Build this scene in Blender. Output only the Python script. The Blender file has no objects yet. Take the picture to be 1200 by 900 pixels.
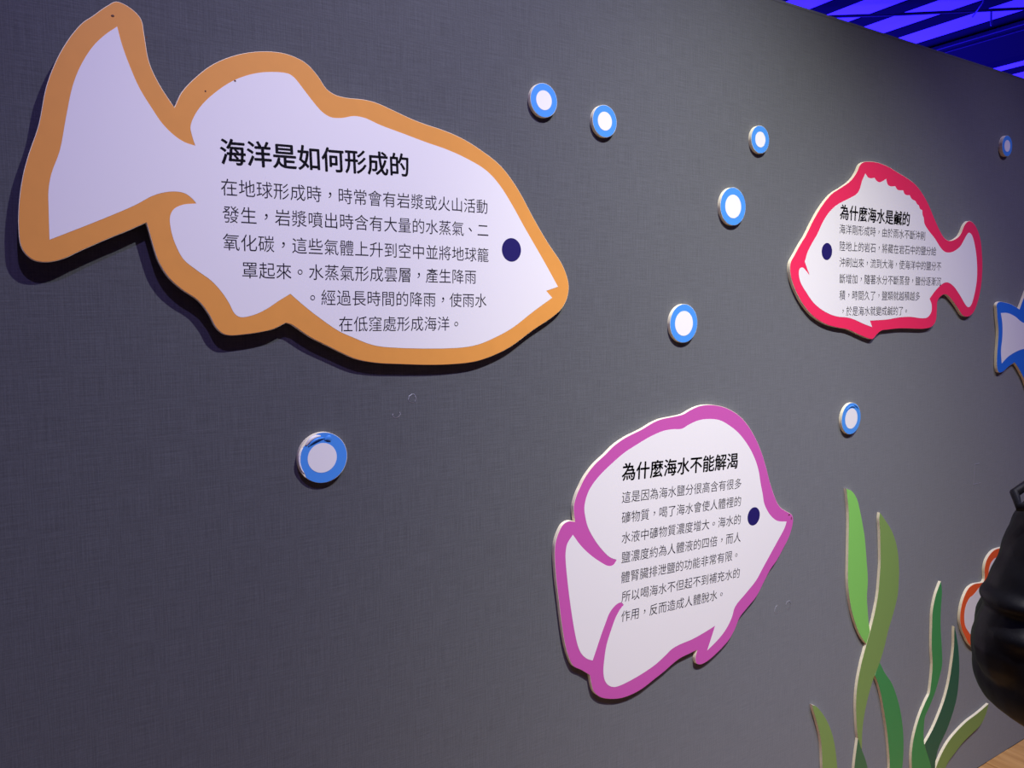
import bpy, bmesh, math, random
from math import sin, cos, pi, radians
from mathutils import Vector, Matrix
from mathutils.geometry import tessellate_polygon

# ------------------------------------------------------------------ camera
SC = bpy.context.scene
COL = SC.collection
cam_d = bpy.data.cameras.new('camera')
cam_d.sensor_width = 36.0
cam_d.lens = 950 / 1200 * 36.0
cam_d.clip_start = 0.05
cam_d.clip_end = 100
cam = bpy.data.objects.new('camera', cam_d)
COL.objects.link(cam)
YAW, PITCH = radians(33.9711), radians(5.7106)
cam.location = (0.0, -1.35, 1.655)
cam.rotation_euler = (pi / 2 - PITCH, 0, -YAW)
SC.camera = cam

# ------------------------------------------------------------------ light
w = bpy.data.worlds.new('world')
SC.world = w
w.use_nodes = True
w.node_tree.nodes['Background'].inputs[0].default_value = (0.06, 0.05, 0.25, 1)
w.node_tree.nodes['Background'].inputs[1].default_value = 0.30

def aim(o, target):
    o.rotation_euler = (Vector(target) - o.location).to_track_quat('-Z', 'Y').to_euler()

def spot(name, loc, target, power, angle, blend, color, size):
    l = bpy.data.lights.new(name, 'SPOT')
    l.energy = power; l.spot_size = radians(angle); l.spot_blend = blend
    l.color = color; l.shadow_soft_size = size
    o = bpy.data.objects.new(name, l); COL.objects.link(o)
    o.location = loc; aim(o, target)
    return o

def area(name, loc, target, power, sx, sy, color):
    l = bpy.data.lights.new(name, 'AREA')
    l.shape = 'RECTANGLE'; l.size = sx; l.size_y = sy
    l.energy = power; l.color = color
    o = bpy.data.objects.new(name, l); COL.objects.link(o)
    o.location = loc; aim(o, target)
    return o

spot('gallery_spotlight', (1.2, -1.65, 3.85), (1.95, 0, 0.42), 310, 55, 1.0, (1.0, 0.99, 0.84), 0.03)
spot('gallery_spotlight', (1.2, -1.65, 3.84), (0.9, 0, 0.62), 335, 66, 1.0, (0.91, 0.90, 0.97), 0.03)
spot('gallery_spotlight', (0.2, -1.8, 3.85), (0.3, 0, 1.5), 130, 70, 1.0, (0.46, 0.35, 1.0), 0.03)
spot('gallery_spotlight', (2.90, -1.8, 3.85), (2.55, 0, 0.5), 225, 56, 1.0, (0.62, 0.56, 0.90), 0.03)
area('blue_ceiling_wash', (7.5, 6.0, 1.2), (7.5, 6.0, 4), 6500, 8, 7, (0.0075, 0.0035, 0.36))

vs = SC.view_settings
vs.view_transform = 'Standard'
vs.look = 'None'
vs.exposure = 0.0
vs.gamma = 1.0
vs.use_curve_mapping = False

# ------------------------------------------------------------------ materials
def lin(c):
    return tuple(((v / 255) / 12.92 if v <= 10 else (((v / 255) + 0.055) / 1.055) ** 2.4) for v in c) + (1.0,)

def mat(name, rgb, rough=0.6, spec=0.5, noise=0.0, nscale=40, metal=0.0, bump=0.0):
    m = bpy.data.materials.new(name); m.use_nodes = True
    nt = m.node_tree; b = nt.nodes['Principled BSDF']
    b.inputs['Base Color'].default_value = lin(rgb)
    b.inputs['Roughness'].default_value = rough
    b.inputs['Specular IOR Level'].default_value = spec
    b.inputs['Metallic'].default_value = metal
    if noise or bump:
        tc = nt.nodes.new('ShaderNodeTexCoord')
        n = nt.nodes.new('ShaderNodeTexNoise'); n.inputs['Scale'].default_value = nscale
        n.inputs['Detail'].default_value = 4
        nt.links.new(tc.outputs['Object'], n.inputs['Vector'])
        if noise:
            r = nt.nodes.new('ShaderNodeMapRange')
            r.inputs['From Min'].default_value = 0.3; r.inputs['From Max'].default_value = 0.7
            r.inputs['To Min'].default_value = 1 - noise; r.inputs['To Max'].default_value = 1 + noise
            nt.links.new(n.outputs['Fac'], r.inputs['Value'])
            mx = nt.nodes.new('ShaderNodeVectorMath'); mx.operation = 'SCALE'
            mx.inputs[0].default_value = lin(rgb)[:3]
            nt.links.new(r.outputs[0], mx.inputs['Scale'])
            nt.links.new(mx.outputs[0], b.inputs['Base Color'])
        if bump:
            bp = nt.nodes.new('ShaderNodeBump'); bp.inputs['Strength'].default_value = bump
            bp.inputs['Distance'].default_value = 0.002
            nt.links.new(n.outputs['Fac'], bp.inputs['Height'])
            nt.links.new(bp.outputs[0], b.inputs['Normal'])
    return m

def wall_material():
    m = bpy.data.materials.new('grey_linen_wall'); m.use_nodes = True
    nt = m.node_tree; b = nt.nodes['Principled BSDF']; L = nt.links.new
    tc = nt.nodes.new('ShaderNodeTexCoord')
    def threads(sx, sz, detail):
        mp = nt.nodes.new('ShaderNodeMapping'); mp.inputs['Scale'].default_value = (sx, 1, sz)
        L(tc.outputs['Object'], mp.inputs['Vector'])
        n = nt.nodes.new('ShaderNodeTexNoise'); n.inputs['Scale'].default_value = 1.0
        n.inputs['Detail'].default_value = detail; n.inputs['Roughness'].default_value = 0.55
        L(mp.outputs[0], n.inputs['Vector'])
        return n.outputs['Fac']
    v = threads(560, 16, 1.5); h = threads(18, 560, 1.5); g = threads(2.2, 2.0, 4); f = threads(260, 260, 1)
    def math_(op, a, c=None):
        n = nt.nodes.new('ShaderNodeMath'); n.operation = op
        for i, x in enumerate((a, c)):
            if x is None: continue
            if isinstance(x, (int, float)): n.inputs[i].default_value = x
            else: L(x, n.inputs[i])
        return n.outputs[0]
    s = math_('ADD', math_('ADD', v, h), math_('MULTIPLY', f, 0.5))          # mean ~1.25
    k = math_('ADD', math_('MULTIPLY', math_('SUBTRACT', s, 1.25), 0.8), 1.0)
    k = math_('MULTIPLY', k, math_('ADD', math_('MULTIPLY', math_('SUBTRACT', g, 0.5), 0.12), 1.0))
    k = math_('MAXIMUM', k, 0.3)
    sc = nt.nodes.new('ShaderNodeVectorMath'); sc.operation = 'SCALE'
    sc.inputs[0].default_value = (0.062, 0.066, 0.075)
    L(k, sc.inputs['Scale']); L(sc.outputs[0], b.inputs['Base Color'])
    bp = nt.nodes.new('ShaderNodeBump'); bp.inputs['Strength'].default_value = 0.5
    bp.inputs['Distance'].default_value = 0.0006
    L(s, bp.inputs['Height']); L(bp.outputs[0], b.inputs['Normal'])
    b.inputs['Roughness'].default_value = 0.75
    b.inputs['Specular IOR Level'].default_value = 0.3
    b.inputs['Sheen Weight'].default_value = 0.41
    b.inputs['Sheen Roughness'].default_value = 0.6
    b.inputs['Sheen Tint'].default_value = (0.93, 0.96, 1.0, 1)
    return m

def wood_material():
    m = bpy.data.materials.new('light_oak'); m.use_nodes = True
    nt = m.node_tree; b = nt.nodes['Principled BSDF']; L = nt.links.new
    tc = nt.nodes.new('ShaderNodeTexCoord'); oi = nt.nodes.new('ShaderNodeObjectInfo')
    mp = nt.nodes.new('ShaderNodeMapping'); mp.inputs['Scale'].default_value = (38, 2.2, 5)
    L(tc.outputs['Object'], mp.inputs['Vector'])
    n = nt.nodes.new('ShaderNodeTexNoise'); n.noise_dimensions = '4D'
    n.inputs['Scale'].default_value = 1; n.inputs['Detail'].default_value = 5
    n.inputs['Distortion'].default_value = 0.6
    L(mp.outputs[0], n.inputs['Vector'])
    mu = nt.nodes.new('ShaderNodeMath'); mu.operation = 'MULTIPLY'; mu.inputs[1].default_value = 50
    L(oi.outputs['Random'], mu.inputs[0]); L(mu.outputs[0], n.inputs['W'])
    r = nt.nodes.new('ShaderNodeValToRGB')
    r.color_ramp.elements[0].position = 0.3; r.color_ramp.elements[0].color = lin((186, 132, 72))
    r.color_ramp.elements[1].position = 0.7; r.color_ramp.elements[1].color = lin((226, 176, 110))
    L(n.outputs['Fac'], r.inputs[0]); L(r.outputs[0], b.inputs['Base Color'])
    b.inputs['Roughness'].default_value = 0.45
    return m

M = {}
M['wall'] = wall_material()
M['wood'] = wood_material()
M['edge'] = mat('pale_wall_edge', (92, 92, 104), 0.7)
M['wire'] = mat('pale_wire', (120, 118, 135), 0.6)
M['flange'] = mat('dull_flange', (38, 36, 56), 0.7)
M['ceiling'] = mat('ceiling_sheet', (205, 205, 212), 0.75, noise=0.05, nscale=3)
M['beam'] = mat('black_ceiling_beam', (22, 20, 34), 0.9, 0.05)
M['duct'] = mat('dark_duct', (14, 13, 24), 0.8, 0.1)
M['cable'] = mat('black_cable', (40, 38, 52), 0.7)
M['foam'] = mat('cream_foam_board', (250, 241, 212), 0.75, 0.3, noise=0.05, nscale=90)
M['white'] = mat('white_print', (236, 234, 234), 0.55, 0.4)
M['orange'] = mat('orange_print', (229, 157, 72), 0.55, 0.4, noise=0.02)
M['red'] = mat('crimson_print', (240, 44, 92), 0.55, 0.4)
M['magenta'] = mat('magenta_print', (200, 88, 172), 0.55, 0.4)
M['bluefish'] = mat('deep_blue_print', (38, 112, 214), 0.55, 0.4)
M['vermilion'] = mat('vermilion_print', (242, 98, 44), 0.55, 0.4)
M['sky'] = mat('sky_blue_print', (74, 148, 232), 0.5, 0.4)
M['navy'] = mat('navy_ink', (34, 26, 98), 0.5, 0.4)
M['ink'] = mat('dark_ink', (26, 22, 36), 0.5, 0.4)
M['leaf_bright'] = mat('bright_green_print', (134, 206, 98), 0.55, 0.4)
M['leaf_olive'] = mat('olive_green_print', (128, 160, 86), 0.55, 0.4)
M['leaf_green'] = mat('mid_green_print', (66, 150, 82), 0.55, 0.4)
M['leaf_deep'] = mat('deep_green_print', (66, 118, 76), 0.55, 0.4)
M['leaf_teal'] = mat('dark_teal_green_print', (42, 100, 74), 0.55, 0.4)
M['scuff'] = mat('dark_scuff', (92, 60, 44), 0.7)
M['glue'] = mat('dried_glue', (150, 150, 160), 0.35, 0.6)
M['coat'] = mat('black_padded_nylon', (6, 6, 11), 0.5, 0.22, noise=0.2, nscale=25, bump=0.6)
M['trouser'] = mat('black_trousers', (16, 16, 20), 0.8, 0.2)
M['shoe'] = mat('black_shoe', (20, 20, 22), 0.5)
M['sole'] = mat('grey_sole', (120, 118, 115), 0.7)
M['hair'] = mat('black_hair', (18, 15, 15), 0.45, 0.5, bump=0.5, nscale=120)
M['skin'] = mat('skin', (212, 168, 142), 0.55, 0.4, noise=0.03)
M['lips'] = mat('lips', (176, 104, 98), 0.5)
M['eyewhite'] = mat('eye_white', (232, 228, 224), 0.3)

# ------------------------------------------------------------------ helpers
def tag(o, label=None, cat=None, group=None, kind=None):
    if label: o['label'] = label
    if cat: o['category'] = cat
    if group: o['group'] = group
    if kind: o['kind'] = kind
    return o

def empty(name, loc=(0, 0, 0)):
    o = bpy.data.objects.new(name, None); COL.objects.link(o)
    o.location = loc; o.empty_display_size = 0.05
    return o

def link_mesh(name, me, m, parent=None, loc=None):
    o = bpy.data.objects.new(name, me); COL.objects.link(o)
    if m is not None and not me.materials: me.materials.append(m)
    if parent is not None: o.parent = parent
    if loc is not None: o.location = loc
    return o

def from_bm(name, bm, m, parent=None, loc=None, smooth=False):
    me = bpy.data.meshes.new(name); bm.to_mesh(me); bm.free()
    if smooth:
        for p in me.polygons: p.use_smooth = True
    return link_mesh(name, me, m, parent, loc)

def box_bm(x0, x1, y0, y1, z0, z1, bm=None):
    bm = bm or bmesh.new()
    v = [bm.verts.new((x, y, z)) for x in (x0, x1) for y in (y0, y1) for z in (z0, z1)]
    for f in ((0, 1, 3, 2), (4, 6, 7, 5), (0, 4, 5, 1), (2, 3, 7, 6), (0, 2, 6, 4), (1, 5, 7, 3)):
        bm.faces.new([v[i] for i in f])
    return bm

def smooth_outline(pts, n=4):
    """closed centripetal Catmull-Rom through (x, z) points; a third value marks a sharp corner"""
    N = len(pts); out = []
    P = [Vector((p[0], p[1])) for p in pts]; C = [len(p) > 2 for p in pts]
    for i in range(N):
        p1, p2 = P[i], P[(i + 1) % N]
        p0 = P[i - 1] if not C[i] else p1 + (p1 - p2)
        p3 = P[(i + 2) % N] if not C[(i + 1) % N] else p2 + (p2 - p1)
        d1 = max((p2 - p1).length ** .5, 1e-5); d0 = max((p1 - p0).length ** .5, 1e-5); d2 = max((p3 - p2).length ** .5, 1e-5)
        m1 = (p1 - p0) / d0 - (p2 - p0) / (d0 + d1) + (p2 - p1) / d1
        m2 = (p2 - p1) / d1 - (p3 - p1) / (d1 + d2) + (p3 - p2) / d2
        m1 *= d1; m2 *= d1
        for k in range(n):
            t = k / n
            h00 = 2 * t**3 - 3 * t**2 + 1; h10 = t**3 - 2 * t**2 + t
            h01 = -2 * t**3 + 3 * t**2; h11 = t**3 - t**2
            out.append(p1 * h00 + m1 * h10 + p2 * h01 + m2 * h11)
    res = [out[0]]
    for p in out[1:]:
        if (p - res[-1]).length > 2e-4: res.append(p)
    return res

def signed_area(P):
    return sum(P[i - 1].x * P[i].y - P[i].x * P[i - 1].y for i in range(len(P))) / 2

def inset(P, d):
    s = 1 if signed_area(P) > 0 else -1
    out = []; N = len(P)
    for i in range(N):
        a = (P[i] - P[i - 1]); b = (P[(i + 1) % N] - P[i])
        if a.length < 1e-7 or b.length < 1e-7: out.append(P[i]); continue
        t = (a.normalized() + b.normalized())
        if t.length < 0.3: out.append(P[i]); continue
        t.normalize()
        out.append(P[i] + Vector((-t.y, t.x)) * s * d)
    return out

def prism(name, P, front, back, origin, m, parent):
    """solid cut-out: outline P in wall x/z, front(x) and back(x) give its y faces"""
    if signed_area(P) < 0: P = P[::-1]
    tris = tessellate_polygon([[Vector((p.x, p.y, 0)) for p in P]])
    bm = bmesh.new(); ox, oy, oz = origin
    F = [bm.verts.new((p.x - ox, front(p.x) - oy, p.y - oz)) for p in P]
    B = [bm.verts.new((p.x - ox, back(p.x) - oy, p.y - oz)) for p in P]
    for t in tris:
        if len(set(t)) < 3: continue
        for ring, flip in ((F, False), (B, True)):
            try: bm.faces.new([ring[i] for i in (t if not flip else t[::-1])])
            except ValueError: pass
    N = len(P)
    for i in range(N):
        j = (i + 1) % N
        bm.faces.new((F[i], F[j], B[j], B[i]))
    bmesh.ops.recalc_face_normals(bm, faces=bm.faces)
    return from_bm(name, bm, m, parent)

def ellipse(cx, cz, rx, rz, n=48):
    return [Vector((cx + rx * cos(2 * pi * i / n), cz + rz * sin(2 * pi * i / n))) for i in range(n)]

def tube_bm(pts, r, seg=8, bm=None):
    bm = bm or bmesh.new(); rings = []
    pts = [Vector(p) for p in pts]
    for i, p in enumerate(pts):
        d = (pts[min(i + 1, len(pts) - 1)] - pts[max(i - 1, 0)]).normalized()
        u = d.orthogonal().normalized() if i == 0 else (u - d * u.dot(d)).normalized()
        v = d.cross(u)
        rr = r[i] if isinstance(r, (list, tuple)) else r
        rings.append([bm.verts.new(p + (u * cos(2 * pi * k / seg) + v * sin(2 * pi * k / seg)) * rr) for k in range(seg)])
    for a, b in zip(rings, rings[1:]):
        for k in range(seg):
            bm.faces.new((a[k], a[(k + 1) % seg], b[(k + 1) % seg], b[k]))
    bm.faces.new(rings[0][::-1]); bm.faces.new(rings[-1])
    return bm

# ------------------------------------------------------------------ measured shapes on the wall (metres: x along the wall, z up)
OUTLINES = {
'big_out':[(0.2065,2.0868),(0.2187,2.0849),(0.2326,2.0767),(0.2398,2.0676),(0.2429,2.046),(0.2481,2.0085),(0.261,1.979),(0.2809,1.9483,1),(0.2922,1.9724),(0.3155,1.9997),(0.3416,2.0222),(0.3766,2.0411),(0.4138,2.0527),(0.4484,2.0564),(0.473,2.0529),(0.4909,2.0457),(0.5088,2.0297),(0.5232,2.0113),(0.5381,2.0037),(0.5572,2.0015),(0.5884,2.0027),(0.6124,2.001),(0.6491,1.9914),(0.6784,1.983),(0.7085,1.9764),(0.7438,1.9707),(0.7847,1.9608),(0.8269,1.944),(0.8755,1.917),(0.9159,1.8757),(0.9523,1.8243),(0.99,1.7754),(1.0233,1.7378),(1.0369,1.7147),(1.0441,1.6902),(1.0398,1.6647),(1.0251,1.6427),(0.999,1.6244),(0.9531,1.6006),(0.8954,1.5673),(0.8498,1.5504),(0.8104,1.5417),(0.7627,1.5391),(0.7167,1.5398),(0.6505,1.5442),(0.6041,1.5485),(0.5675,1.5565),(0.5399,1.5688),(0.5198,1.579),(0.4841,1.5975),(0.4622,1.6127),(0.4524,1.6191),(0.4431,1.6218,1),(0.4213,1.6119),(0.3976,1.6069),(0.3746,1.6042),(0.3503,1.6031),(0.3398,1.6066),(0.3298,1.6167),(0.3201,1.637),(0.3048,1.6583),(0.2802,1.6762),(0.2623,1.6939),(0.2495,1.7161),(0.2429,1.7382),(0.2378,1.7602),(0.2344,1.7747,1),(0.2085,1.7612),(0.185,1.7501),(0.1479,1.7313),(0.1215,1.7173),(0.1028,1.7123),(0.0871,1.7137),(0.0773,1.721),(0.0708,1.7336),(0.0694,1.7587),(0.0709,1.784),(0.0745,1.8112),(0.0801,1.8374),(0.0867,1.86),(0.1008,1.9013),(0.1123,1.9532),(0.1238,1.9852),(0.1352,2.0093),(0.1496,2.0331),(0.1629,2.05),(0.1747,2.0602),(0.1875,2.0723),(0.1953,2.0789)],
'big_in':[(0.2066,2.052,1),(0.212,2.0274),(0.221,1.9992),(0.2331,1.9692),(0.2489,1.9428),(0.2624,1.9227),(0.2793,1.9067),(0.2931,1.8988),(0.309,1.8949,1),(0.3047,1.9096),(0.3029,1.9221),(0.308,1.9373),(0.3215,1.9582),(0.344,1.9811),(0.3687,2.0002),(0.3957,2.014),(0.4231,2.0222),(0.458,2.0253),(0.4686,2.0202),(0.4825,2.0054),(0.5003,1.9857),(0.5148,1.9721),(0.5296,1.9656),(0.5487,1.9666),(0.5721,1.9728),(0.5926,1.9719),(0.6198,1.964),(0.6661,1.9541),(0.7124,1.9441),(0.757,1.9355),(0.8031,1.922),(0.8412,1.9058),(0.8705,1.8822),(0.9006,1.8459),(0.9283,1.8071),(0.9796,1.7383),(1.0154,1.6881,1),(0.9851,1.6795,1),(1.0005,1.6654,1),(0.953,1.6379),(0.9006,1.6053),(0.8599,1.5877),(0.8203,1.575),(0.7724,1.5699),(0.6297,1.5756),(0.5965,1.5815),(0.5603,1.5957),(0.5355,1.6069),(0.4952,1.6345),(0.4707,1.6539),(0.452,1.6701,1),(0.4322,1.6585),(0.4105,1.6446),(0.3893,1.6354),(0.3687,1.6323),(0.3598,1.638),(0.3514,1.655),(0.341,1.6718),(0.3259,1.6893),(0.3034,1.7061),(0.2851,1.7219),(0.2736,1.7458),(0.2683,1.7681),(0.2681,1.7856),(0.2741,1.7972),(0.2882,1.8048),(0.3074,1.8078,1),(0.3011,1.8151),(0.292,1.8215),(0.2797,1.8237),(0.2613,1.8211),(0.243,1.814),(0.2218,1.8006),(0.1865,1.7822),(0.1495,1.7642),(0.1061,1.7437,1),(0.1071,1.7864),(0.1082,1.812),(0.1127,1.8347),(0.1249,1.8685),(0.135,1.9157),(0.1448,1.958),(0.1556,1.9868),(0.1727,2.0172),(0.1898,2.0372)],
'red_out':[(2.0759,2.0406),(2.1189,2.043),(2.1765,2.0367),(2.2263,2.0247),(2.2797,2.0118),(2.3224,1.9973),(2.3609,1.9742),(2.3944,1.9468),(2.4295,1.9089),(2.4645,1.8735),(2.4928,1.8526),(2.5195,1.8452),(2.5524,1.85),(2.5841,1.8655),(2.6083,1.8982),(2.6307,1.9107),(2.6555,1.9076),(2.6857,1.8878),(2.7089,1.8572),(2.7228,1.8159),(2.7313,1.7691),(2.7305,1.7145),(2.718,1.6668),(2.6934,1.6269),(2.66,1.6116),(2.6244,1.6165),(2.5947,1.6382),(2.5581,1.6629),(2.5228,1.6805),(2.4968,1.6785),(2.4726,1.661),(2.4718,1.635),(2.4688,1.6004),(2.4477,1.5832),(2.404,1.5772),(2.3296,1.5793),(2.2693,1.5804),(2.2113,1.5779),(2.1828,1.5763),(2.1611,1.5669),(2.1399,1.5528),(2.1119,1.5567),(2.0732,1.5671),(2.0188,1.5824),(1.9668,1.5889),(1.9159,1.5996),(1.8654,1.6197),(1.8258,1.6468),(1.7959,1.6764),(1.7734,1.7081),(1.764,1.7284),(1.7626,1.7557),(1.7808,1.7809),(1.8019,1.8073),(1.82,1.8273),(1.8505,1.8697),(1.8821,1.9068),(1.9239,1.9422),(1.9675,1.9633),(2.0065,1.9844),(2.0309,2.0075),(2.0451,2.0288),(2.0602,2.0375)],
'red_in':[(2.0703,2.008,1),(2.0843,1.9984),(2.098,1.9973),(2.114,2.0002,1),(2.1252,1.9926),(2.1394,1.99),(2.1556,1.9951),(2.1705,2.0019,1),(2.1783,1.9875),(2.1926,1.9832),(2.2163,1.9853,1),(2.2291,1.9763),(2.2421,1.9758),(2.2576,1.977,1),(2.2659,1.9673),(2.278,1.9648),(2.2925,1.9658,1),(2.3022,1.9568),(2.3238,1.9512,1),(2.3327,1.9434),(2.343,1.9399,1),(2.3498,1.9305),(2.3624,1.9274,1),(2.3649,1.9151),(2.3723,1.9056,1),(2.3779,1.8892),(2.4016,1.8704),(2.4392,1.8479),(2.4728,1.8228),(2.4968,1.8115),(2.5197,1.809),(2.5492,1.8134),(2.5878,1.8305),(2.6095,1.853),(2.6211,1.8654),(2.6346,1.8747),(2.653,1.8687),(2.6748,1.8384),(2.6939,1.7861),(2.6999,1.732),(2.6907,1.6849),(2.6734,1.6488),(2.6583,1.6415),(2.642,1.6469),(2.604,1.6772),(2.5601,1.7071),(2.526,1.7179),(2.4996,1.715),(2.4566,1.692),(2.4268,1.6679,1),(2.44,1.6491),(2.4401,1.6284),(2.4225,1.6125),(2.3945,1.609),(2.3266,1.614),(2.2666,1.6128),(2.2089,1.6077),(2.1219,1.6053,1),(2.1344,1.5868,1),(2.098,1.5953),(2.0273,1.6135),(1.9649,1.6188),(1.9139,1.6316),(1.8633,1.6557),(1.8282,1.6854),(1.8057,1.7086),(1.7974,1.7319),(1.8013,1.7436),(1.813,1.7463),(1.8251,1.7397),(1.8429,1.7266,1),(1.8292,1.7473),(1.8203,1.7616,1),(1.8318,1.7883),(1.8527,1.816),(1.8671,1.8325),(1.8894,1.8659),(1.9124,1.891),(1.9455,1.9138),(2.0048,1.9374),(2.035,1.9503),(2.0471,1.9633),(2.0561,1.9853)],
'pur_out':[(1.0709,1.2454),(1.0801,1.2606),(1.0924,1.2791),(1.1176,1.3038),(1.1495,1.3241),(1.1756,1.3418),(1.2087,1.3564),(1.2564,1.3703),(1.2912,1.383),(1.3162,1.3889),(1.3552,1.3918),(1.3871,1.3949),(1.4138,1.404),(1.4403,1.4103),(1.4716,1.4114),(1.5115,1.4058),(1.5486,1.3941),(1.5868,1.3742),(1.6178,1.3486),(1.6497,1.3109),(1.6735,1.2733),(1.6931,1.2327),(1.7084,1.195),(1.7272,1.1575),(1.7411,1.1347),(1.7558,1.1189),(1.7822,1.104),(1.8042,1.092),(1.8103,1.0785),(1.8083,1.0617),(1.7955,1.0327),(1.7732,1.0052),(1.7467,0.976),(1.7243,0.9584),(1.6984,0.9281),(1.6708,0.8953),(1.6362,0.8722),(1.6066,0.8515),(1.5902,0.8251),(1.5699,0.8028),(1.5492,0.7898),(1.5205,0.7759),(1.4919,0.7654),(1.4676,0.7627),(1.4514,0.77),(1.4479,0.7847),(1.4542,0.8039,1),(1.4228,0.8004),(1.3946,0.7971),(1.3726,0.7903),(1.3428,0.778),(1.3058,0.7654),(1.2732,0.7545),(1.2342,0.7487),(1.1991,0.7504),(1.1648,0.7596),(1.1412,0.7709),(1.1243,0.7877),(1.1174,0.8055),(1.1122,0.8292,1),(1.0877,0.8479),(1.0652,0.8627),(1.0525,0.8854),(1.0429,0.9136),(1.0363,0.9432),(1.0298,0.9804),(1.023,1.0273),(1.017,1.0662),(1.0131,1.1043),(1.0121,1.1292),(1.0142,1.1488),(1.0225,1.1697),(1.0344,1.1851),(1.0498,1.1901),(1.0668,1.1864,1),(1.0636,1.203),(1.0627,1.2207)],
'pur_in':[(1.0992,1.2407),(1.1117,1.2592),(1.1341,1.2792),(1.1632,1.2986),(1.2027,1.3212),(1.2434,1.3376),(1.285,1.3521),(1.3239,1.361),(1.3532,1.3624),(1.3847,1.3609),(1.4072,1.3689),(1.4414,1.3765),(1.4767,1.3766),(1.5128,1.3707),(1.542,1.358),(1.5803,1.3346),(1.6153,1.3026),(1.6428,1.2677),(1.6622,1.2302),(1.6725,1.1934),(1.6819,1.164),(1.6883,1.1407),(1.703,1.1174),(1.7223,1.098),(1.7457,1.0841),(1.7826,1.0769,1),(1.7749,1.0607),(1.7442,1.0257),(1.718,0.9964),(1.6921,0.9676),(1.6665,0.9389),(1.6257,0.9108),(1.5878,0.8849),(1.5761,0.8583),(1.556,0.833),(1.5316,0.8149),(1.4891,0.7935,1),(1.5022,0.8219),(1.5156,0.8513,1),(1.4731,0.842),(1.4335,0.8355),(1.3907,0.8325),(1.3642,0.8272),(1.3468,0.8183),(1.3123,0.8028),(1.2762,0.7928),(1.2404,0.7857),(1.2055,0.7814),(1.1848,0.7824),(1.1676,0.7906),(1.1557,0.8059),(1.1511,0.8284),(1.1533,0.8547),(1.1595,0.8877),(1.1724,0.9192),(1.1855,0.9456),(1.199,0.9626),(1.2099,0.9703,1),(1.202,0.978),(1.1885,0.9769),(1.1685,0.9627),(1.1553,0.9391),(1.1424,0.9131),(1.1297,0.8845),(1.1194,0.8619,1),(1.1036,0.8699),(1.0872,0.8858),(1.0774,0.9052),(1.0676,0.9411),(1.0594,0.9815),(1.052,1.0241),(1.0463,1.0629),(1.042,1.099),(1.0412,1.1217),(1.0456,1.141),(1.0608,1.1584,1),(1.0815,1.1323),(1.1073,1.1076),(1.1368,1.0855),(1.1633,1.0703),(1.1768,1.0703),(1.1867,1.0803,1),(1.1664,1.0899),(1.1428,1.1116),(1.1229,1.1356),(1.1032,1.1667),(1.0951,1.1908),(1.0917,1.214)],
'blue_out':[(2.8372,1.648),(2.8486,1.6578),(2.899,1.6561),(2.9416,1.6493),(2.9965,1.6332,1),(3.022,1.672),(3.06,1.725),(3.14,1.775),(3.25,1.8),(3.34,1.775),(3.44,1.72),(3.54,1.65),(3.6,1.58),(3.615,1.535),(3.59,1.49),(3.52,1.43),(3.42,1.37),(3.33,1.335),(3.25,1.275),(3.18,1.26),(3.15,1.3),(3.1,1.345),(3.061,1.391),(3.0139,1.4318),(2.9846,1.4517,1),(2.943,1.4388),(2.9065,1.4236),(2.8787,1.4226),(2.8658,1.4385),(2.8602,1.4797),(2.8611,1.5208),(2.8601,1.5621),(2.8483,1.6031),(2.8408,1.6325)],
'blue_in':[(2.8679,1.6216,1),(2.9115,1.6213),(2.9644,1.6102),(3.0344,1.5864),(3.07,1.6),(3.1,1.67),(3.16,1.735),(3.25,1.755),(3.34,1.73),(3.44,1.675),(3.52,1.61),(3.575,1.545,1),(3.545,1.53,1),(3.56,1.505,1),(3.47,1.44),(3.38,1.4),(3.29,1.375),(3.2,1.37),(3.13,1.39),(3.075,1.43),(3.053,1.462),(3.075,1.488,1),(3.047,1.496),(2.9802,1.4862),(2.9302,1.4708),(2.8943,1.4516,1),(2.8844,1.4952),(2.8881,1.5409),(2.8825,1.5868)],
'or_out':[(2.9595,0.8012),(2.9236,0.8004),(2.8936,0.7896),(2.8723,0.7714),(2.8637,0.7446),(2.868,0.7075),(2.8604,0.6975,1),(2.8341,0.7002),(2.7955,0.7037),(2.7594,0.6952),(2.7324,0.6672),(2.7182,0.6306),(2.7181,0.5951),(2.7328,0.5602),(2.7631,0.521),(2.7805,0.5008),(2.83,0.47),(2.9,0.475),(2.95,0.52,1),(3.04,0.46),(3.15,0.43),(3.27,0.44),(3.37,0.49),(3.44,0.56),(3.46,0.62),(3.43,0.69),(3.36,0.75),(3.27,0.8),(3.18,0.83),(3.08,0.82),(3.02,0.8)],
'or_in':[(2.9273,0.7693),(2.9018,0.7548),(2.8926,0.7322),(2.8955,0.7073),(2.91,0.69,1),(2.86,0.695),(2.7978,0.6673),(2.7705,0.6602),(2.7503,0.6397),(2.7425,0.6095),(2.7504,0.572),(2.776,0.542),(2.82,0.51),(2.88,0.52),(2.955,0.575,1),(3.05,0.505),(3.15,0.475),(3.26,0.48),(3.35,0.525),(3.405,0.58),(3.42,0.625),(3.38,0.68),(3.31,0.73),(3.22,0.77),(3.13,0.785),(3.03,0.775)],
}
EYES = {
'big': (0.8991,1.7588,0.0228),
'red': (1.9121,1.7911,0.0224),
'pur': (1.6491,1.1112,0.0236),
}
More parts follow.
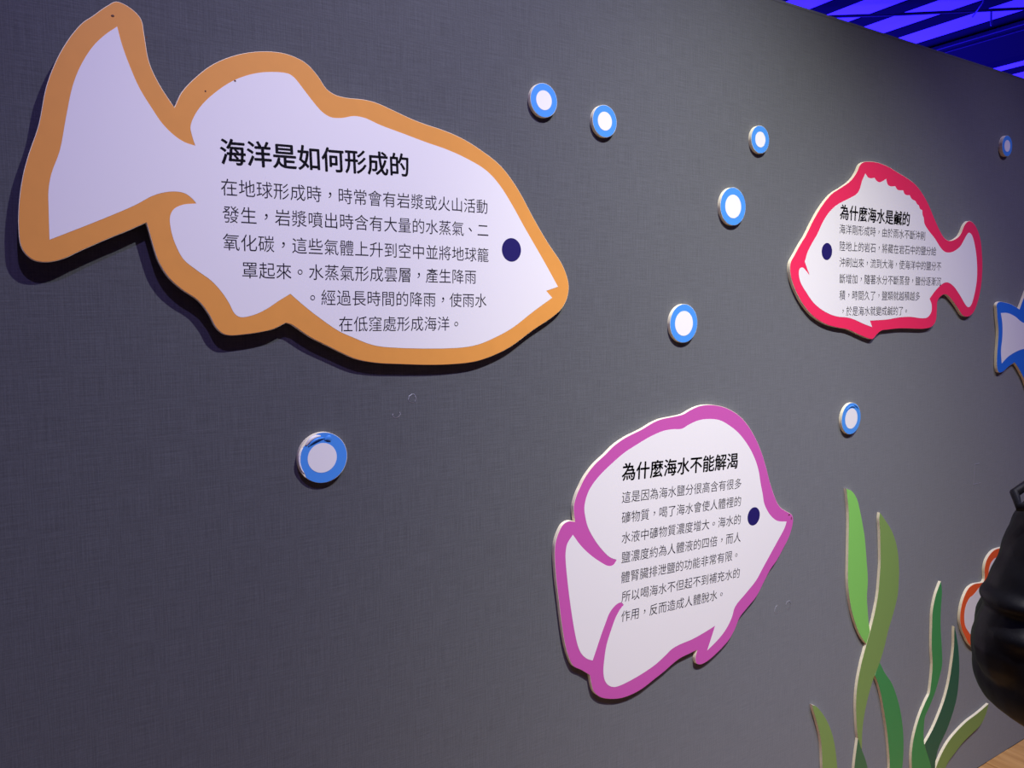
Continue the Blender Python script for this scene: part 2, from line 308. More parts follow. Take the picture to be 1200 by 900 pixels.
BLADES = {
'A':[(2.0461,1.1314,1),(2.0741,1.1196),(2.0975,1.0965),(2.1135,1.0642),(2.1311,1.0179),(2.1453,0.9749),(2.1585,0.9112),(2.171,0.8411),(2.1706,0.7878),(2.1785,0.7409),(2.1853,0.7079),(2.1945,0.6775,1),(2.1784,0.6425,1),(2.1476,0.6746),(2.1157,0.7237),(2.0892,0.7843),(2.0736,0.8487),(2.0694,0.9102),(2.0675,0.9609),(2.0618,1.0617),(2.0529,1.1026)],
'B':[(2.2181,1.037,1),(2.2467,1.0104),(2.2794,0.9774),(2.3067,0.9378),(2.324,0.8957),(2.3344,0.8436),(2.3361,0.8075),(2.3339,0.7611),(2.3163,0.7107),(2.2906,0.6551),(2.2758,0.6118),(2.2513,0.562),(2.2227,0.5209),(2.2,0.4698),(2.1859,0.4235),(2.178,0.3754),(2.1796,0.3117,1),(2.157,0.3541,1),(2.152,0.3745),(2.1446,0.4177),(2.1393,0.4691),(2.1415,0.5216),(2.1568,0.5837),(2.1787,0.639,1),(2.1955,0.676,1),(2.2083,0.7095),(2.227,0.7761),(2.2318,0.8279),(2.2335,0.8801),(2.2307,0.9155),(2.2221,0.9865),(2.2161,1.0185)],
'C':[(2.2537,0.5654,1),(2.2826,0.5266),(2.323,0.4828),(2.3515,0.4381),(2.3786,0.3816),(2.3953,0.3314),(2.4063,0.2825),(2.4116,0.2198),(2.4087,0.1748),(2.3898,0.0948),(2.3531,0.0159),(2.2971,-0.0486,1),(2.2402,-0.026,1),(2.2902,0.0397),(2.326,0.1175),(2.3368,0.1989),(2.329,0.2543),(2.3145,0.3187),(2.2937,0.3881),(2.2699,0.4571),(2.2482,0.5032),(2.2304,0.531,1)],
'D':[(2.1575,0.3531,1),(2.1798,0.3098),(2.2,0.2743),(2.2145,0.2401),(2.2407,0.1479),(2.2519,0.0598),(2.2393,-0.0256,1),(2.1712,0.0014,1),(2.1513,0.0976),(2.1454,0.1819),(2.1453,0.2634),(2.1488,0.2982)],
'E':[(1.9268,0.5251,1),(1.9457,0.5146),(1.9793,0.4811),(2.0082,0.4415),(2.0299,0.4),(2.0435,0.3609),(2.0549,0.3115),(2.0634,0.2644),(2.0966,0.1453),(2.1703,0.0018,1),(2.114,0.0132,1),(2.0375,0.1537),(1.9953,0.2747),(1.9866,0.3168),(1.9807,0.3673),(1.9696,0.4188),(1.9482,0.4732),(1.9303,0.5122)],
'F':[(2.5831,0.7553,1),(2.5929,0.719),(2.5923,0.6617),(2.596,0.6031),(2.611,0.5257),(2.6189,0.4613),(2.6079,0.429),(2.5848,0.3803),(2.5541,0.3383),(2.5295,0.3104),(2.5261,0.2764),(2.5282,0.2368),(2.5351,0.2123,1),(2.5598,0.1676),(2.5768,0.1361),(2.5984,0.0748),(2.6053,0.0029,1),(2.5259,0.0165,1),(2.4837,0.0908),(2.4665,0.1553),(2.4615,0.2114),(2.4727,0.2695),(2.5012,0.3267),(2.5378,0.3702),(2.5499,0.3825),(2.5567,0.4193),(2.5598,0.4796),(2.5488,0.541),(2.5438,0.6151),(2.5433,0.6683),(2.5589,0.7183)],
'G':[(2.6855,0.5805,1),(2.6998,0.5476),(2.7174,0.4996),(2.7311,0.4323),(2.7335,0.3834),(2.7267,0.3208),(2.7031,0.267),(2.6713,0.22),(2.6259,0.174),(2.6099,0.1311,1),(2.61,0.092),(2.5995,0.0744,1),(2.5768,0.1361),(2.5598,0.1676),(2.5355,0.2127,1),(2.5832,0.251),(2.621,0.2951),(2.6461,0.3316),(2.6693,0.3849),(2.682,0.4465),(2.6894,0.5065),(2.6857,0.5628)],
'H':[(2.9528,0.2333,1),(2.9332,0.1945),(2.9037,0.1697),(2.8431,0.1546),(2.7833,0.14),(2.7403,0.121),(2.6979,0.1019),(2.6732,0.0766),(2.6689,0.0107,1),(2.6064,0.0025,1),(2.6,0.0743,1),(2.6143,0.1026),(2.6437,0.1402),(2.6838,0.1715),(2.7328,0.1928),(2.8058,0.2118),(2.867,0.2185),(2.9135,0.2257)],
}
DISCS = [
(0.9802,2.0559,0.033,0.58,0.009),
(1.1386,2.0347,0.033,0.585,0.009),
(1.6331,2.0512,0.033,0.57,0.009),
(1.5422,1.8848,0.0447,0.625,0.009),
(1.3847,1.6077,0.0447,0.65,0.009),
(2.0548,1.3312,0.0447,0.65,0.009),
(2.8427,2.1627,0.033,0.57,0.0115),
(0.5060,1.3862,0.0447,0.592,0.009),
]
TEXTS = {
'big': [
  ('T','海洋是如何形成的',(0.3447,1.8908),(0.6772,1.8999)),
  ('B','在地球形成時，時常會有岩漿或火山活動',(0.3441,1.8365),(0.8448,1.8381)),
  ('B','發生，岩漿噴出時含有大量的水蒸氣、二',(0.3453,1.7945),(0.8466,1.7938)),
  ('B','氧化碳，這些氣體上升到空中並將地球籠',(0.3444,1.7514),(0.8465,1.7467)),
  ('B','罩起來。水蒸氣形成雲層，產生降雨',(0.3723,1.7080),(0.8180,1.7046)),
  ('B','。經過長時間的降雨，使雨水',(0.4765,1.6650),(0.8412,1.6599)),
  ('B','在低窪處形成海洋。',(0.5355,1.6191),(0.7859,1.6162)),
],
'red': [
  ('T','為什麼海水是鹹的',(1.9616,1.8984),(2.3008,1.8973)),
  ('B','海洋剛形成時，由於雨水不斷沖刷',(1.9619,1.8534),(2.3868,1.8534)),
  ('B','陸地上的岩石，將藏在岩石中的鹽分給',(1.9649,1.8082),(2.4500,1.8104)),
  ('B','沖刷出來，流到大海，使海洋中的鹽分不',(1.9678,1.7650),(2.4832,1.7665)),
  ('B','斷增加，隨著水分不斷蒸發，鹽份逐漸沉',(1.9707,1.7210),(2.4864,1.7200)),
  ('B','積，時間久了，鹽類就越積越多',(1.9737,1.6764),(2.3744,1.6753)),
  ('B','，於是海水就變成鹹的了。',(1.9793,1.6328),(2.3172,1.6324)),
],
'pur': [
  ('T','為什麼海水不能解渴',(1.1979,1.2792),(1.5848,1.2639)),
  ('B','這是因為海水鹽分很高含有很多',(1.1982,1.2215),(1.6000,1.2041)),
  ('B','礦物質，喝了海水會使人體裡的',(1.1990,1.1749),(1.6006,1.1587)),
  ('B','水液中礦物質濃度增大。海水的',(1.1994,1.1284),(1.6016,1.1117)),
  ('B','鹽濃度約為人體液的四倍，而人',(1.1997,1.0829),(1.6029,1.0657)),
  ('B','體腎臟排泄鹽的功能非常有限。',(1.1992,1.0364),(1.6015,1.0209)),
  ('B','所以喝海水不但起不到補充水的',(1.2018,0.9911),(1.6036,0.9721)),
  ('B','作用，反而造成人體脫水。',(1.2013,0.9447),(1.5501,0.9292)),
],
}
PLANES = {'big': (0.012, 0.014, 1.0), 'red': (0.01, 0, 0), 'pur': (0.01, 0, 0), 'blue': (0.0105, 0, 0), 'or': (0.01, 0, 0)}

# ------------------------------------------------------------------ the setting
# exhibition wall: butted fabric-covered panels with a pale top edge
WALL_TOP = 2.394
wall = empty('wall_back', (2.6, 0.05, 0)); tag(wall, kind='structure')
x = -2.265
while x < 7.4:
    bm = box_bm(0.0, 1.22, 0, 0.1, 0, WALL_TOP - 0.006)
    o = from_bm('wall_panel', bm, M['wall'], wall, (x - 2.6, -0.05, 0))
    x += 1.22
from_bm('edge_strip', box_bm(-4.865, 4.89, -0.0505, 0.05, WALL_TOP - 0.006, WALL_TOP), M['edge'], wall)

def ring_mark(px, pz, r, wd, arc=(0, 2 * pi)):
    bm = bmesh.new(); n = 22; random.seed(int(px * 1000)); a = []
    for i in range(n + 1):
        t = arc[0] + (arc[1] - arc[0]) * i / n
        rr = r * (1 + random.uniform(-.1, .1)); w_ = wd * random.uniform(.5, 1.4)
        a.append((bm.verts.new(((rr - w_) * cos(t), -.0007, (rr - w_) * sin(t) * 1.05)), bm.verts.new((rr * cos(t), -.0002, rr * sin(t) * 1.05))))
    for p, q in zip(a, a[1:]): bm.faces.new((p[0], p[1], q[1], q[0]))
    return from_bm('glue_mark', bm, M['glue'], wall, (px - 2.6, -0.0502, pz))
ring_mark(0.685, 1.4775, 0.0085, 0.0011)
ring_mark(0.652, 1.452, 0.0085, 0.0016, (pi * 1.0, pi * 2.1))
ring_mark(1.768, 0.836, 0.011, 0.0016, (pi * 0.5, pi * 1.8))
ring_mark(1.815, 0.838, 0.012, 0.0016, (-pi * .6, pi * .9))
bm = box_bm(0, .0026, -.0506, -.0495, 0, .066)
box_bm(0, .05, -.0506, -.0495, -.002, 0, bm); box_bm(0, .034, -.0506, -.0495, .066, .068, bm)
from_bm('scratched_outline', bm, M['glue'], wall, (2.772 - 2.6, 0, 1.051))

# floor: oak boards laid at right angles to the wall
floor = empty('floor', (0, 0, 0)); tag(floor, kind='structure')
random.seed(4)
pw, pl = 0.16, 1.3
plank = box_bm(0.0006, pw - 0.0006, 0.0006, pl - 0.0006, -0.02, 0)
bmesh.ops.bevel(plank, geom=[e for e in plank.edges if all(v.co.z > -0.001 for v in e.verts)], offset=0.0012, segments=1, affect='EDGES')
pm = bpy.data.meshes.new('floor_plank'); plank.to_mesh(pm); plank.free(); pm.materials.append(M['wood'])
i = 0; x = -1.5
while x < 6.5:
    y = -0.0 - pl + (0 if i % 2 else 0.6)
    if i % 2 == 0:
        s = link_mesh('floor_plank', pm, None, floor, (x, -0.7, 0)); s.scale = (1, 0.7 / pl, 1); y = -0.7 - pl
    while y > -4.2:
        link_mesh('floor_plank', pm, None, floor, (x, y, random.uniform(-.0004, 0))); y -= pl
    x += pw; i += 1
from_bm('underlay', box_bm(-3, 14, -4.8, 12, -0.06, -0.021), M['beam'], floor)

# ceiling of pale sheets washed with blue light, dark battens under it
ceiling = empty('ceiling', (5, 4, 3.955)); tag(ceiling, kind='structure')
bd = Vector((0.11025, 0.99390, 0)); bn = Vector((bd.y, -bd.x, 0))
from_bm('ceiling_sheet', box_bm(-9, 13, -9, 12, 0.03, 0.08), M['ceiling'], ceiling)
ca = -math.atan2(bd.x, bd.y)
def batten(name, u0, u1, z0, z1, m, v0=-4.5, v1=13):
    o = from_bm(name, box_bm(u0, u1, v0, v1, z0, z1), m, ceiling)
    o.matrix_local = Matrix.Translation(Vector((0, -1.35, 0)) - Vector((5, 4, 0))) @ Matrix.Rotation(ca, 4, 'Z')
    return o
for k in range(-8, 16):
    u = 5.225 + 0.512 * k
    if 6.6 < u < 7.9: continue
    batten('ceiling_beam', u, u + 0.20, 0.022, 0.029, M['beam'])
batten('ceiling_beam', 6.755, 6.93, 0.022, 0.029, M['beam'])
batten('ceiling_beam', 7.90, 8.11, 0.022, 0.029, M['beam'])
d = batten('air_duct', 6.932, 7.76, -0.02, 0.029, M['duct'])
batten('duct_flange', 6.90, 6.925, -0.03, -0.001, M['flange'])
batten('duct_flange', 7.03, 7.045, -0.035, -0.0205, M['flange'])

def hanging_cable(name, pts, r, label, m):
    o = from_bm(name, tube_bm(pts, r), m, smooth=True)
    return tag(o, label, 'cable')
hanging_cable('ceiling_cable', [(5.729, 2.814, 3.9), (6.178, 2.443, 3.9), (6.527, 2.129, 3.9), (6.868, 1.822, 3.9), (7.733, 1.027, 3.9)], 0.012, 'thin dark cable running across under the blue ceiling', M['cable'])
hanging_cable('drop_wire', [(6.582, 2.061, 3.85), (6.537, 1.963, 3.92), (6.535, 1.962, 3.984)], 0.006, 'thin pale slanting wire below the blue ceiling', M['wire'])
hanging_cable('drop_wire', [(6.70, 1.975, 3.79), (6.936, 2.095, 3.9), (6.94, 2.10, 3.984)], 0.008, 'short pale vertical wire end beside the dark duct', M['wire'])
# ------------------------------------------------------------------ lettering
GLYPHS = {}
def raw_glyph(ch, offset):
    c = bpy.data.curves.new('glyph', 'FONT'); c.body = ch; c.size = 1.0; c.offset = offset
    c.resolution_u = 3
    o = bpy.data.objects.new('glyph', c); COL.objects.link(o)
    bpy.context.view_layer.update()
    me = bpy.data.meshes.new_from_object(o)
    V = [(v.co.x, v.co.y) for v in me.vertices]; F = [tuple(p.vertices) for p in me.polygons]
    A = sum(p.area for p in me.polygons)
    bpy.data.objects.remove(o); bpy.data.curves.remove(c); bpy.data.meshes.remove(me)
    return V, F, A

def glyph(ch, offset):
    """outline font glyph; strokes thinned where the fill survives it, struck several times for bold"""
    key = (ch, offset)
    if key not in GLYPHS:
        V0, F0, A0 = raw_glyph(ch, 0)
        if offset < 0:
            best = (V0, F0)
            for k in (1.0, 0.8, 0.6, 0.4):
                V, F, A = raw_glyph(ch, offset * k)
                exp = 1 + 2 * offset * k / 0.066          # a stroke is about 0.066 em wide
                if exp - .035 < A / A0 < exp + .035: best = (V, F); break
            GLYPHS[key] = best
        else:
            V, F = [], []
            for dx, dy in ((-1, 0), (1, 0), (0, 1), (0, -1), (-.5, .5), (.5, -.5)):
                n = len(V); V += [(x + dx * offset, y + dy * offset * .7) for x, y in V0]
                F += [tuple(n + i for i in f) for f in F0]
            GLYPHS[key] = (V, F)
    return GLYPHS[key]

def text_line(name, s, A, B, height, offset, yfun, origin, parent):
    A, B = Vector(A), Vector(B); n = len(s)
    d = (B - A) / n; adv = d.length; d.normalize(); up = Vector((-d.y, d.x))
    verts, faces = [], []
    for i, ch in enumerate(s):
        V, F = glyph(ch, offset)
        base = len(verts)
        dx, dy = 0, 0
        if ch in '，': dx, dy = 0.28, 0.30
        if ch in '。': dx, dy = 0.30, 0.26
        if ch in '、': dx, dy = 0.28, 0.28
        for vx, vy in V:
            p = A + d * (i + vx + dx) * adv + up * (vy + dy - 0.385) * height
            verts.append((p.x - origin[0], yfun(p.x) - origin[1], p.y - origin[2]))
        faces += [tuple(base + k for k in f) for f in F]
    me = bpy.data.meshes.new(name); me.from_pydata(verts, [], faces); me.update()
    return link_mesh(name, me, M['ink'], parent)

# ------------------------------------------------------------------ fish cut-outs
def fish(key, name, label, border, scuffs=()):
    t0, s, X0 = PLANES[key]
    P = smooth_outline(OUTLINES[key + '_out']); Q = smooth_outline(OUTLINES[key + '_in'])
    front = lambda x: -(t0 + s * (X0 - x))
    cx = sum(p.x for p in P) / len(P); cz = sum(p.y for p in P) / len(P)
    org = (cx, 0.0, cz)
    root = empty(name, org); tag(root, label, 'wall sign', 'fish cut-outs on the wall')
    prism('foam_board', P, lambda x: front(x) + .0005, lambda x: front(x) + .0093, org, M['foam'], root)
    prism('border_print', inset(P, .0007), front, lambda x: front(x) + .0004, org, border, root)
    prism('white_print', Q, lambda x: front(x) - .0003, lambda x: front(x) - .00005, org, M['white'], root)
    if key in EYES:
        ex, ez, r = EYES[key]
        prism('eye', ellipse(ex, ez, r, r), lambda x: front(x) - .0006, lambda x: front(x) - .00035, org, M['navy'], root)
    for kind, s_, A, B in TEXTS.get(key, []):
        if kind == 'T': text_line('title_text', s_, A, B, 0.0430, 0.020, lambda x: front(x) - .0006, org, root)
        else: text_line('text_line', s_, A, B, 0.0288, -0.005, lambda x: front(x) - .0006, org, root)
    for sx, sz, sw, sh in scuffs:
        prism('scuff', ellipse(sx, sz, sw, sh, 10), lambda x: front(x) - .0006, lambda x: front(x) - .0001, org, M['scuff'], root)
    return root, front, org

root, front, org = fish('big', 'fish_cutout', 'large orange-bordered fish sign with seven lines of black writing', M['orange'],
    [(0.2015, 2.066, .0022, .0014), (0.2455, 2.044, .0012, .0018), (0.3725, 2.001, .0016, .0014), (0.327, 1.979, .0012, .0012)])
for bx, bz in ((0.2, 1.85), (0.55, 1.8), (0.9, 1.7)):
    prism('mounting_block', [Vector((bx - .02, bz - .02)), Vector((bx + .02, bz - .02)), Vector((bx + .02, bz + .02)), Vector((bx - .02, bz + .02))],
          lambda x: front(x) + .0094, lambda x: -0.0002, org, M['foam'], root)
fish('red', 'fish_cutout', 'crimson-bordered fish sign facing left with seven lines of small writing', M['red'])
fish('pur', 'fish_cutout', 'magenta-bordered fish sign facing right with eight lines of writing', M['magenta'],
    [(1.7925, 1.094, .004, .0015), (1.802, 1.083, .0014, .004)])
fish('blue', 'fish_cutout', 'deep blue bordered fish sign cut off by the right edge of the photo', M['bluefish'])
fish('or', 'fish_cutout', 'orange-red bordered fish sign mostly hidden behind the person in black', M['vermilion'])

# ------------------------------------------------------------------ seaweed cut-outs
LEAF = {'A': 'leaf_bright', 'B': 'leaf_olive', 'C': 'leaf_green', 'D': 'leaf_deep', 'E': 'leaf_olive', 'F': 'leaf_green', 'G': 'leaf_teal', 'H': 'leaf_olive'}
LLAB = {'A': 'bright green blade', 'B': 'long olive green blade', 'C': 'mid green blade', 'D': 'short deep green blade', 'E': 'short olive green blade at the left',
        'F': 'long narrow mid green blade', 'G': 'dark teal green blade', 'H': 'olive green blade bending right'}
def seaweed(keys, label):
    cx = sum(p[0] for k in keys for p in BLADES[k]) / sum(len(BLADES[k]) for k in keys)
    root = empty('seaweed_cutout', (cx, 0, 0.02)); org = (cx, 0, 0.02)
    tag(root, label, 'wall cutout', 'seaweed cut-outs at the foot of the wall')
    for k in keys:
        P = smooth_outline(BLADES[k])
        b = prism('blade', P, lambda x: -.0086, lambda x: -.0002, org, M['foam'], root)
        b['label'] = LLAB[k]
        prism('blade_print', inset(P, .0002), lambda x: -.0090, lambda x: -.00862, org, M[LEAF[k]], b)
    return root
seaweed('ABCDE', 'taller seaweed clump with one bright green blade, left of the person in black')
seaweed('FGH', 'shorter dark green seaweed clump beside the person in black')

# ------------------------------------------------------------------ bubble discs
DLAB = ['small blue-ringed bubble disc beside the orange fish, leftmost of the upper row',
        'small blue-ringed bubble disc second from the left in the upper row',
        'small blue-ringed bubble disc above the crimson fish, third in the upper row',
        'large blue-ringed bubble disc left of the crimson fish',
        'large blue-ringed bubble disc right above the magenta fish',
        'large blue-ringed bubble disc with creased top, above the seaweed',
        'small blue-ringed bubble disc in the dim upper right corner',
        'large blue-ringed bubble disc with peeling left edge, below the orange fish']
for i, (cx, cz, r, q, t) in enumerate(DISCS):
    root = empty('bubble_disc', (cx, 0, cz)); tag(root, DLAB[i], 'wall cutout', 'bubble discs on the wall')
    org = (cx, 0, cz)
    E = ellipse(cx, cz, r, r, 56)
    prism('foam_board', E, lambda x: -(t - .0004), lambda x: -.0002, org, M['foam'], root)
    ring = [Vector((cx, cz)) + (p - Vector((cx, cz))) * (1 - .0006 / r) for p in E]
    if i == 7:   # the print has come away at the left
        random.seed(3); R2 = []
        for k, p in enumerate(ring):
            a = 360 * k / 56; f = 1.0
            if 118 < a < 140: f = 0.86 + 0.05 * math.sin(a * .3)
            elif 140 <= a < 225: f = 0.93 + random.uniform(-.02, .025)
            elif 105 < a <= 118: f = 0.95
            R2.append(Vector((cx, cz)) + (p - Vector((cx, cz))) * f)
        ring = R2
    prism('border_print', ring, lambda x: -t, lambda x: -(t - .0003), org, M['sky'], root)
    ox = -.03 * r if i == 7 else 0
    prism('white_print', ellipse(cx + ox, cz, r * q, r * q * .99, 48), lambda x: -(t + .0003), lambda x: -(t + .00005), org, M['white'], root)
    def curl(a0, a1, rin, rout, lift, n=14, nm='peeling_flap', m='white'):
        bm = bmesh.new(); rows = []
        for k in range(n + 1):
            u = k / n; a = radians(a0 + (a1 - a0) * u); hgt = sin(pi * u)
            row = []
            for j in range(5):
                w_ = j / 4; rr = r * (rin + (rout - rin) * w_ * (0.35 + .65 * hgt))
                row.append(bm.verts.new((rr * cos(a), -(t + .0006 + lift * sin(pi * (.15 + .7 * w_)) * hgt), rr * sin(a))))
            rows.append(row)
        for p, q2 in zip(rows, rows[1:]):
            for j in range(4): bm.faces.new((p[j], p[j + 1], q2[j + 1], q2[j]))
        bm2 = from_bm(nm, bm, M[m], root, smooth=True)
        sm = bm2.modifiers.new('thickness', 'SOLIDIFY'); sm.thickness = .0003
    if i == 7:
        curl(95, 142, .84, 1.0, .004)
        curl(84, 140, .74, .86, .0045, nm='lifted_print', m='sky')
        curl(150, 215, .92, 1.0, .002)
        curl(62, 84, .68, .92, .0022, nm='crease', m='sky')
    if i == 5:
        curl(60, 135, .74, .86, .0022, nm='crease', m='sky')
        curl(40, 75, .86, .95, .0016, nm='crease', m='sky')

# ------------------------------------------------------------------ the visitor in black at the right edge
def ell_bm(bm, c, r, seg=20, rings=14):
    m_ = Matrix.Translation(Vector(c)) @ Matrix.Diagonal((r[0], r[1], r[2], 1))
    bmesh.ops.create_uvsphere(bm, u_segments=seg, v_segments=rings, radius=1, matrix=m_)

def loft_bm(bm, rings, seg=28, power=2.0):
    """rings: (cx, cy, cz, rx, ry)"""
    R = []
    for cx, cy, cz, rx, ry in rings:
        row = []
        for k in range(seg):
            a = 2 * pi * k / seg; c_, s_ = cos(a), sin(a)
            row.append(bm.verts.new((cx + rx * math.copysign(abs(c_) ** (2 / power), c_), cy + ry * math.copysign(abs(s_) ** (2 / power), s_), cz)))
        R.append(row)
    for a, b in zip(R, R[1:]):
        for k in range(seg): bm.faces.new((a[k], a[(k + 1) % seg], b[(k + 1) % seg], b[k]))
    bm.faces.new(R[0][::-1]); bm.faces.new(R[-1])

def limb(bm, pts, rad, sub=5, seg=16, quilt=0.0, pitch=0.055):
    P, R = [], []
    for (a, b), (ra, rb) in zip(zip(pts, pts[1:]), zip(rad, rad[1:])):
        for k in range(sub):
            u = k / sub; P.append(Vector(a).lerp(Vector(b), u)); R.append(ra + (rb - ra) * u)
    P.append(Vector(pts[-1])); R.append(rad[-1])
    if quilt:
        L = 0; R2 = [R[0]]
        for i in range(1, len(P)):
            L += (P[i] - P[i - 1]).length
            R2.append(R[i] * (1 - quilt * (1 - abs(sin(pi * L / pitch)) ** .6)))
        R = R2
    tube_bm([tuple(p) for p in P], R, seg, bm)
    for p, r in ((P[0], R[0]), (P[-1], R[-1])): ell_bm(bm, p, (r, r, r), 14, 10)

def remesh(name, bm, voxel, m, parent, smooth_it=4, loc=None):
    me = bpy.data.meshes.new(name); bm.to_mesh(me); bm.free()
    o = link_mesh(name, me, None)
    r = o.modifiers.new('r', 'REMESH'); r.mode = 'VOXEL'; r.voxel_size = voxel; r.use_smooth_shade = True
    s = o.modifiers.new('s', 'SMOOTH'); s.factor = 0.5; s.iterations = smooth_it
    bpy.context.view_layer.update()
    dg = bpy.context.evaluated_depsgraph_get()
    me2 = bpy.data.meshes.new_from_object(o.evaluated_get(dg))
    me2.name = name; o.modifiers.clear(); o.data = me2; bpy.data.meshes.remove(me)
    me2.materials.clear(); me2.materials.append(m)
    for p in me2.polygons: p.use_smooth = True
    if parent: o.parent = parent
    if loc: o.location = loc
    return o

person = empty('person', (1.670, -0.839, 0)); person.rotation_euler.z = radians(-34)
tag(person, 'person in a black padded coat cropped by the right edge of the photo', 'person')
LS, LE, LW = (-.165, 0, 1.265), (-.214, -.01, 1.062), (-.10, .19, 1.06)
RS, RE, RW = (.165, 0, 1.265), (.235, -.02, 1.03), (.20, .10, .82)

def hand(bm, wrist, direction, palm_n, side):
    """palm, four fingers and a thumb; side = +1/-1 is where the thumb leaves"""
    d = Vector(direction).normalized(); n_ = Vector(palm_n); n_ = (n_ - d * n_.dot(d)).normalized(); s = d.cross(n_) * side
    W = Vector(wrist)
    tube_bm([W - d * .03, W + d * .005], [.021, .022], 12, bm)
    for k in range(4):
        off = (k - 1.5) * .0175
        a = W + s * (-off * .75); b = W + d * .075 + s * (-off)
        tube_bm([a, (a + b) / 2, b], [.013, .014, .0105], 10, bm)
        L = (.068, .076, .070, .055)[k]
        p1 = b + d * L * .45 + n_ * L * .10; p2 = p1 + d * L * .30 + n_ * L * .20; p3 = p2 + d * L * .16 + n_ * L * .22
        tube_bm([b, p1, p2, p3], [.0095, .0088, .008, .0068], 10, bm)
        for q, r in ((b, .0098), (p1, .009), (p2, .0081), (p3, .0068)): ell_bm(bm, q, (r, r, r), 10, 8)
    t0 = W + d * .02 + s * .016; t1 = W + d * .052 + s * .042 + n_ * .01; t2 = t1 + d * .028 + s * .010 + n_ * .010; t3 = t2 + d * .020 + s * .002 + n_ * .008
    tube_bm([t0, t1, t2, t3], [.014, .0115, .010, .008], 10, bm)
    for q, r in ((t1, .0115), (t2, .010), (t3, .008)): ell_bm(bm, q, (r, r, r), 10, 8)

# body: one continuous surface, facing +y (towards the wall)
bm = bmesh.new()
ell_bm(bm, (0, .012, 1.487), (.071, .086, .092), 28, 20)             # skull
ell_bm(bm, (0, .040, 1.432), (.052, .058, .060), 24, 16)             # face and jaw
ell_bm(bm, (0, .068, 1.393), (.024, .020, .018))                     # chin
ell_bm(bm, (0, .100, 1.447), (.011, .014, .013)); tube_bm([(0, .086, 1.482), (0, .100, 1.452)], [.007, .010], 10, bm)  # nose
for sx in (-1, 1):
    ell_bm(bm, (sx * .073, .008, 1.462), (.010, .019, .030))         # ears
    ell_bm(bm, (sx * .034, .066, 1.440), (.022, .022, .022))         # cheeks
    ell_bm(bm, (sx * .028, .080, 1.487), (.026, .010, .009))         # brows
limb(bm, [(0, -.012, 1.28), (0, .004, 1.40)], [.052, .048])
loft_bm(bm, [(0, 0, .80, .150, .100), (0, 0, .88, .165, .110), (0, 0, 1.0, .130, .095), (0, 0, 1.13, .145, .105), (0, -.005, 1.24, .160, .095), (0, -.01, 1.30, .09, .065)])
for S_, E_, W_ in ((LS, LE, LW), (RS, RE, RW)): limb(bm, [S_, E_, W_], [.048, .036, .024])
for sx in (-1, 1):
    limb(bm, [(sx * .085, 0, .82), (sx * .088, .015, .46), (sx * .09, -.01, .08)], [.080, .052, .034])
    limb(bm, [(sx * .09, -.02, .045), (sx * .095, .12, .03)], [.032, .026])
hand(bm, Vector(LW) + Vector((.012, .012, 0)), (.62, .55, .05), (0, -.4, -1), 1)
hand(bm, Vector(RW) + Vector((-.005, .01, -.02)), (-.10, .18, -1), (-1, 0, 0), 1)
remesh('body', bm, .0046, M['skin'], person, 3)

# face details
for sx in (-1, 1):
    bm = bmesh.new(); ell_bm(bm, (sx * .028, .0845, 1.472), (.0125, .0075, .0062)); from_bm('eye', bm, M['eyewhite'], person, smooth=True)
    bm = bmesh.new(); ell_bm(bm, (sx * .028, .0905, 1.472), (.0052, .0024, .0052)); from_bm('iris', bm, M['hair'], person, smooth=True)
    bm = bmesh.new(); tube_bm([(sx * .012, .0925, 1.490), (sx * .028, .0915, 1.495), (sx * .046, .080, 1.490)], [.002, .003, .0015], 8, bm); from_bm('eyebrow', bm, M['hair'], person, smooth=True)
bm = bmesh.new(); ell_bm(bm, (0, .0905, 1.4205), (.021, .0062, .0032)); ell_bm(bm, (0, .0895, 1.4155), (.016, .0066, .0036)); from_bm('mouth', bm, M['lips'], person, smooth=True)
# hair: cap with fringe, gathered to the nape
bm = bmesh.new()
ell_bm(bm, (0, -.004, 1.503), (.083, .090, .090), 28, 20); ell_bm(bm, (0, -.045, 1.455), (.074, .058, .085), 24, 16)
for k in range(9):
    a = -1 + k / 4; limb(bm, [(a * .045, .03, 1.575), (a * .058, .082, 1.535), (a * .066, .090 - abs(a) * .03, 1.505)], [.014, .011, .004], 4, 10)
for sx in (-1, 1): limb(bm, [(sx * .068, .01, 1.53), (sx * .080, .012, 1.47), (sx * .076, -.02, 1.39)], [.018, .014, .008], 4, 10)
limb(bm, [(0, -.085, 1.46), (0, -.105, 1.40), (0, -.115, 1.33)], [.030, .026, .010])
remesh('hair', bm, .006, M['hair'], person, 3)

# padded coat: torso and both sleeves as one garment with stitched rolls
bm = bmesh.new(); rings = []
prof = [(.900, .150, .120), (.915, .205, .160), (.95, .252, .185), (1.00, .276, .195), (1.06, .272, .192), (1.13, .246, .182), (1.20, .218, .168), (1.275, .180, .135), (1.315, .120, .105), (1.335, .092, .092)]
for i in range(len(prof) - 1):
    for k in range(6):
        u = k / 6; z = prof[i][0] + (prof[i + 1][0] - prof[i][0]) * u
        rx = prof[i][1] + (prof[i + 1][1] - prof[i][1]) * u; ry = prof[i][2] + (prof[i + 1][2] - prof[i][2]) * u
        q = 1 - .045 * (1 - abs(sin(pi * (z - .92) / .085)) ** .5)
        rings.append((0, 0, z, rx * q, ry * q))
rings.append((0, 0, 1.335, .09, .09))
loft_bm(bm, rings, 40, 2.3)
limb(bm, [(-.150, 0, 1.255), (-.190, -.005, 1.17), LE], [.085, .080, .082], 8, 20, .07, .075)
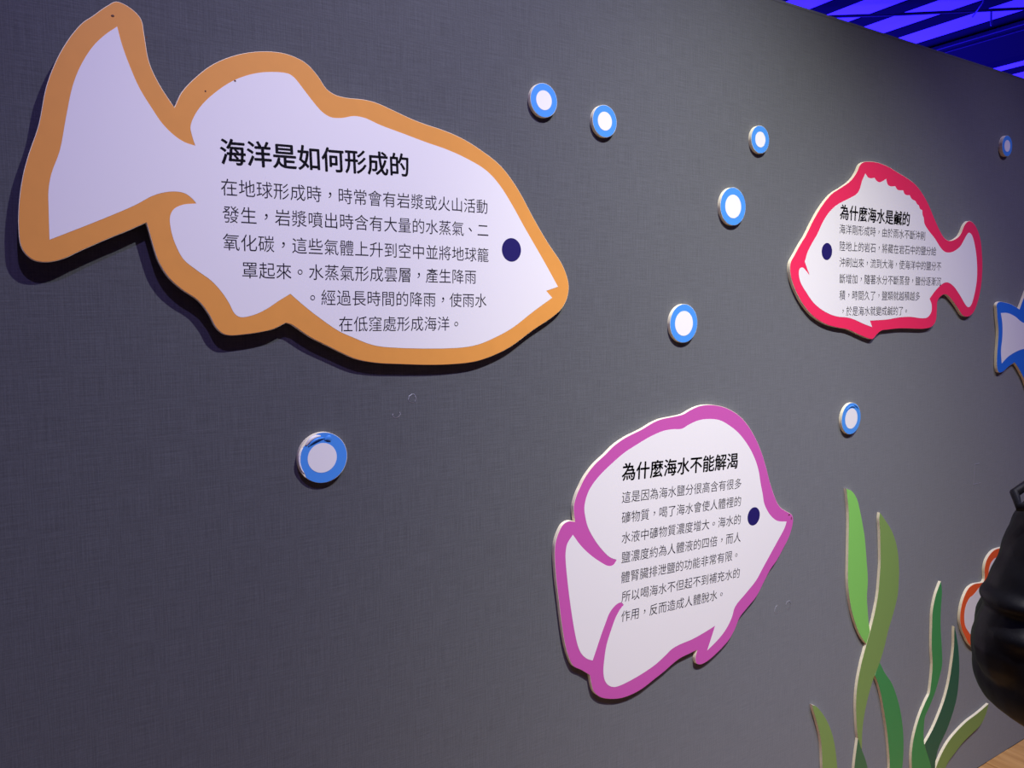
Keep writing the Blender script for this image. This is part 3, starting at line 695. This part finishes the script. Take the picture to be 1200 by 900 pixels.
limb(bm, [LE, (-.160, .095, 1.07), Vector(LW) + Vector((-.012, -.012, 0))], [.080, .072, .048], 8, 20, .07, .075)
limb(bm, [(.150, 0, 1.255), RE, Vector(RW) + Vector((0, -.01, .03))], [.085, .078, .050], 12, 20, .07, .075)
ell_bm(bm, (-.236, -.010, 1.150), (.050, .070, .026)); ell_bm(bm, (-.228, -.015, 1.095), (.062, .080, .028))   # sleeve folds at the elbow
# collar and folded hood
for k in range(20):
    a = 2 * pi * k / 20
    ell_bm(bm, (.078 * cos(a), -.005 + .078 * sin(a), 1.335 + (-.012 * sin(a))), (.022, .022, .030), 12, 8)
for k in range(11):
    a = pi + pi * k / 10
    ell_bm(bm, (.110 * cos(a), -.03 + .085 * sin(a), 1.315), (.040, .036, .032), 12, 8)
coat = remesh('coat', bm, .0065, M['coat'], person, 2)
# raised shoulder strap with its loop at the end
bm = bmesh.new()
tube_bm([(-.135, .06, 1.335), (-.190, .03, 1.350), (-.236, .01, 1.330), (-.243, -.015, 1.312), (-.205, -.04, 1.318), (-.14, -.05, 1.335)], [.007, .008, .008, .008, .008, .007], 10, bm)
from_bm('shoulder_strap', bm, M['coat'], person, smooth=True)
# trousers and shoes
bm = bmesh.new()
loft_bm(bm, [(0, 0, .78, .158, .112), (0, 0, .86, .172, .120), (0, 0, .93, .160, .112)])
for sx in (-1, 1): limb(bm, [(sx * .086, 0, .80), (sx * .09, .014, .46), (sx * .092, -.008, .10)], [.092, .068, .054])
remesh('trousers', bm, .010, M['trouser'], person, 4)
for sx in (-1, 1):
    bm = bmesh.new()
    loft_bm(bm, [(sx * .094, .045, .012, .044, .128), (sx * .094, .045, .035, .046, .130), (sx * .094, .035, .060, .040, .112), (sx * .093, .0, .085, .040, .062), (sx * .092, -.015, .115, .044, .048)], 24)
    sh = from_bm('shoe', bm, M['shoe'], person, smooth=True)
    bm = bmesh.new(); loft_bm(bm, [(sx * .094, .045, 0, .046, .132), (sx * .094, .045, .013, .048, .134)], 24)
    from_bm('sole', bm, M['sole'], sh, smooth=False)
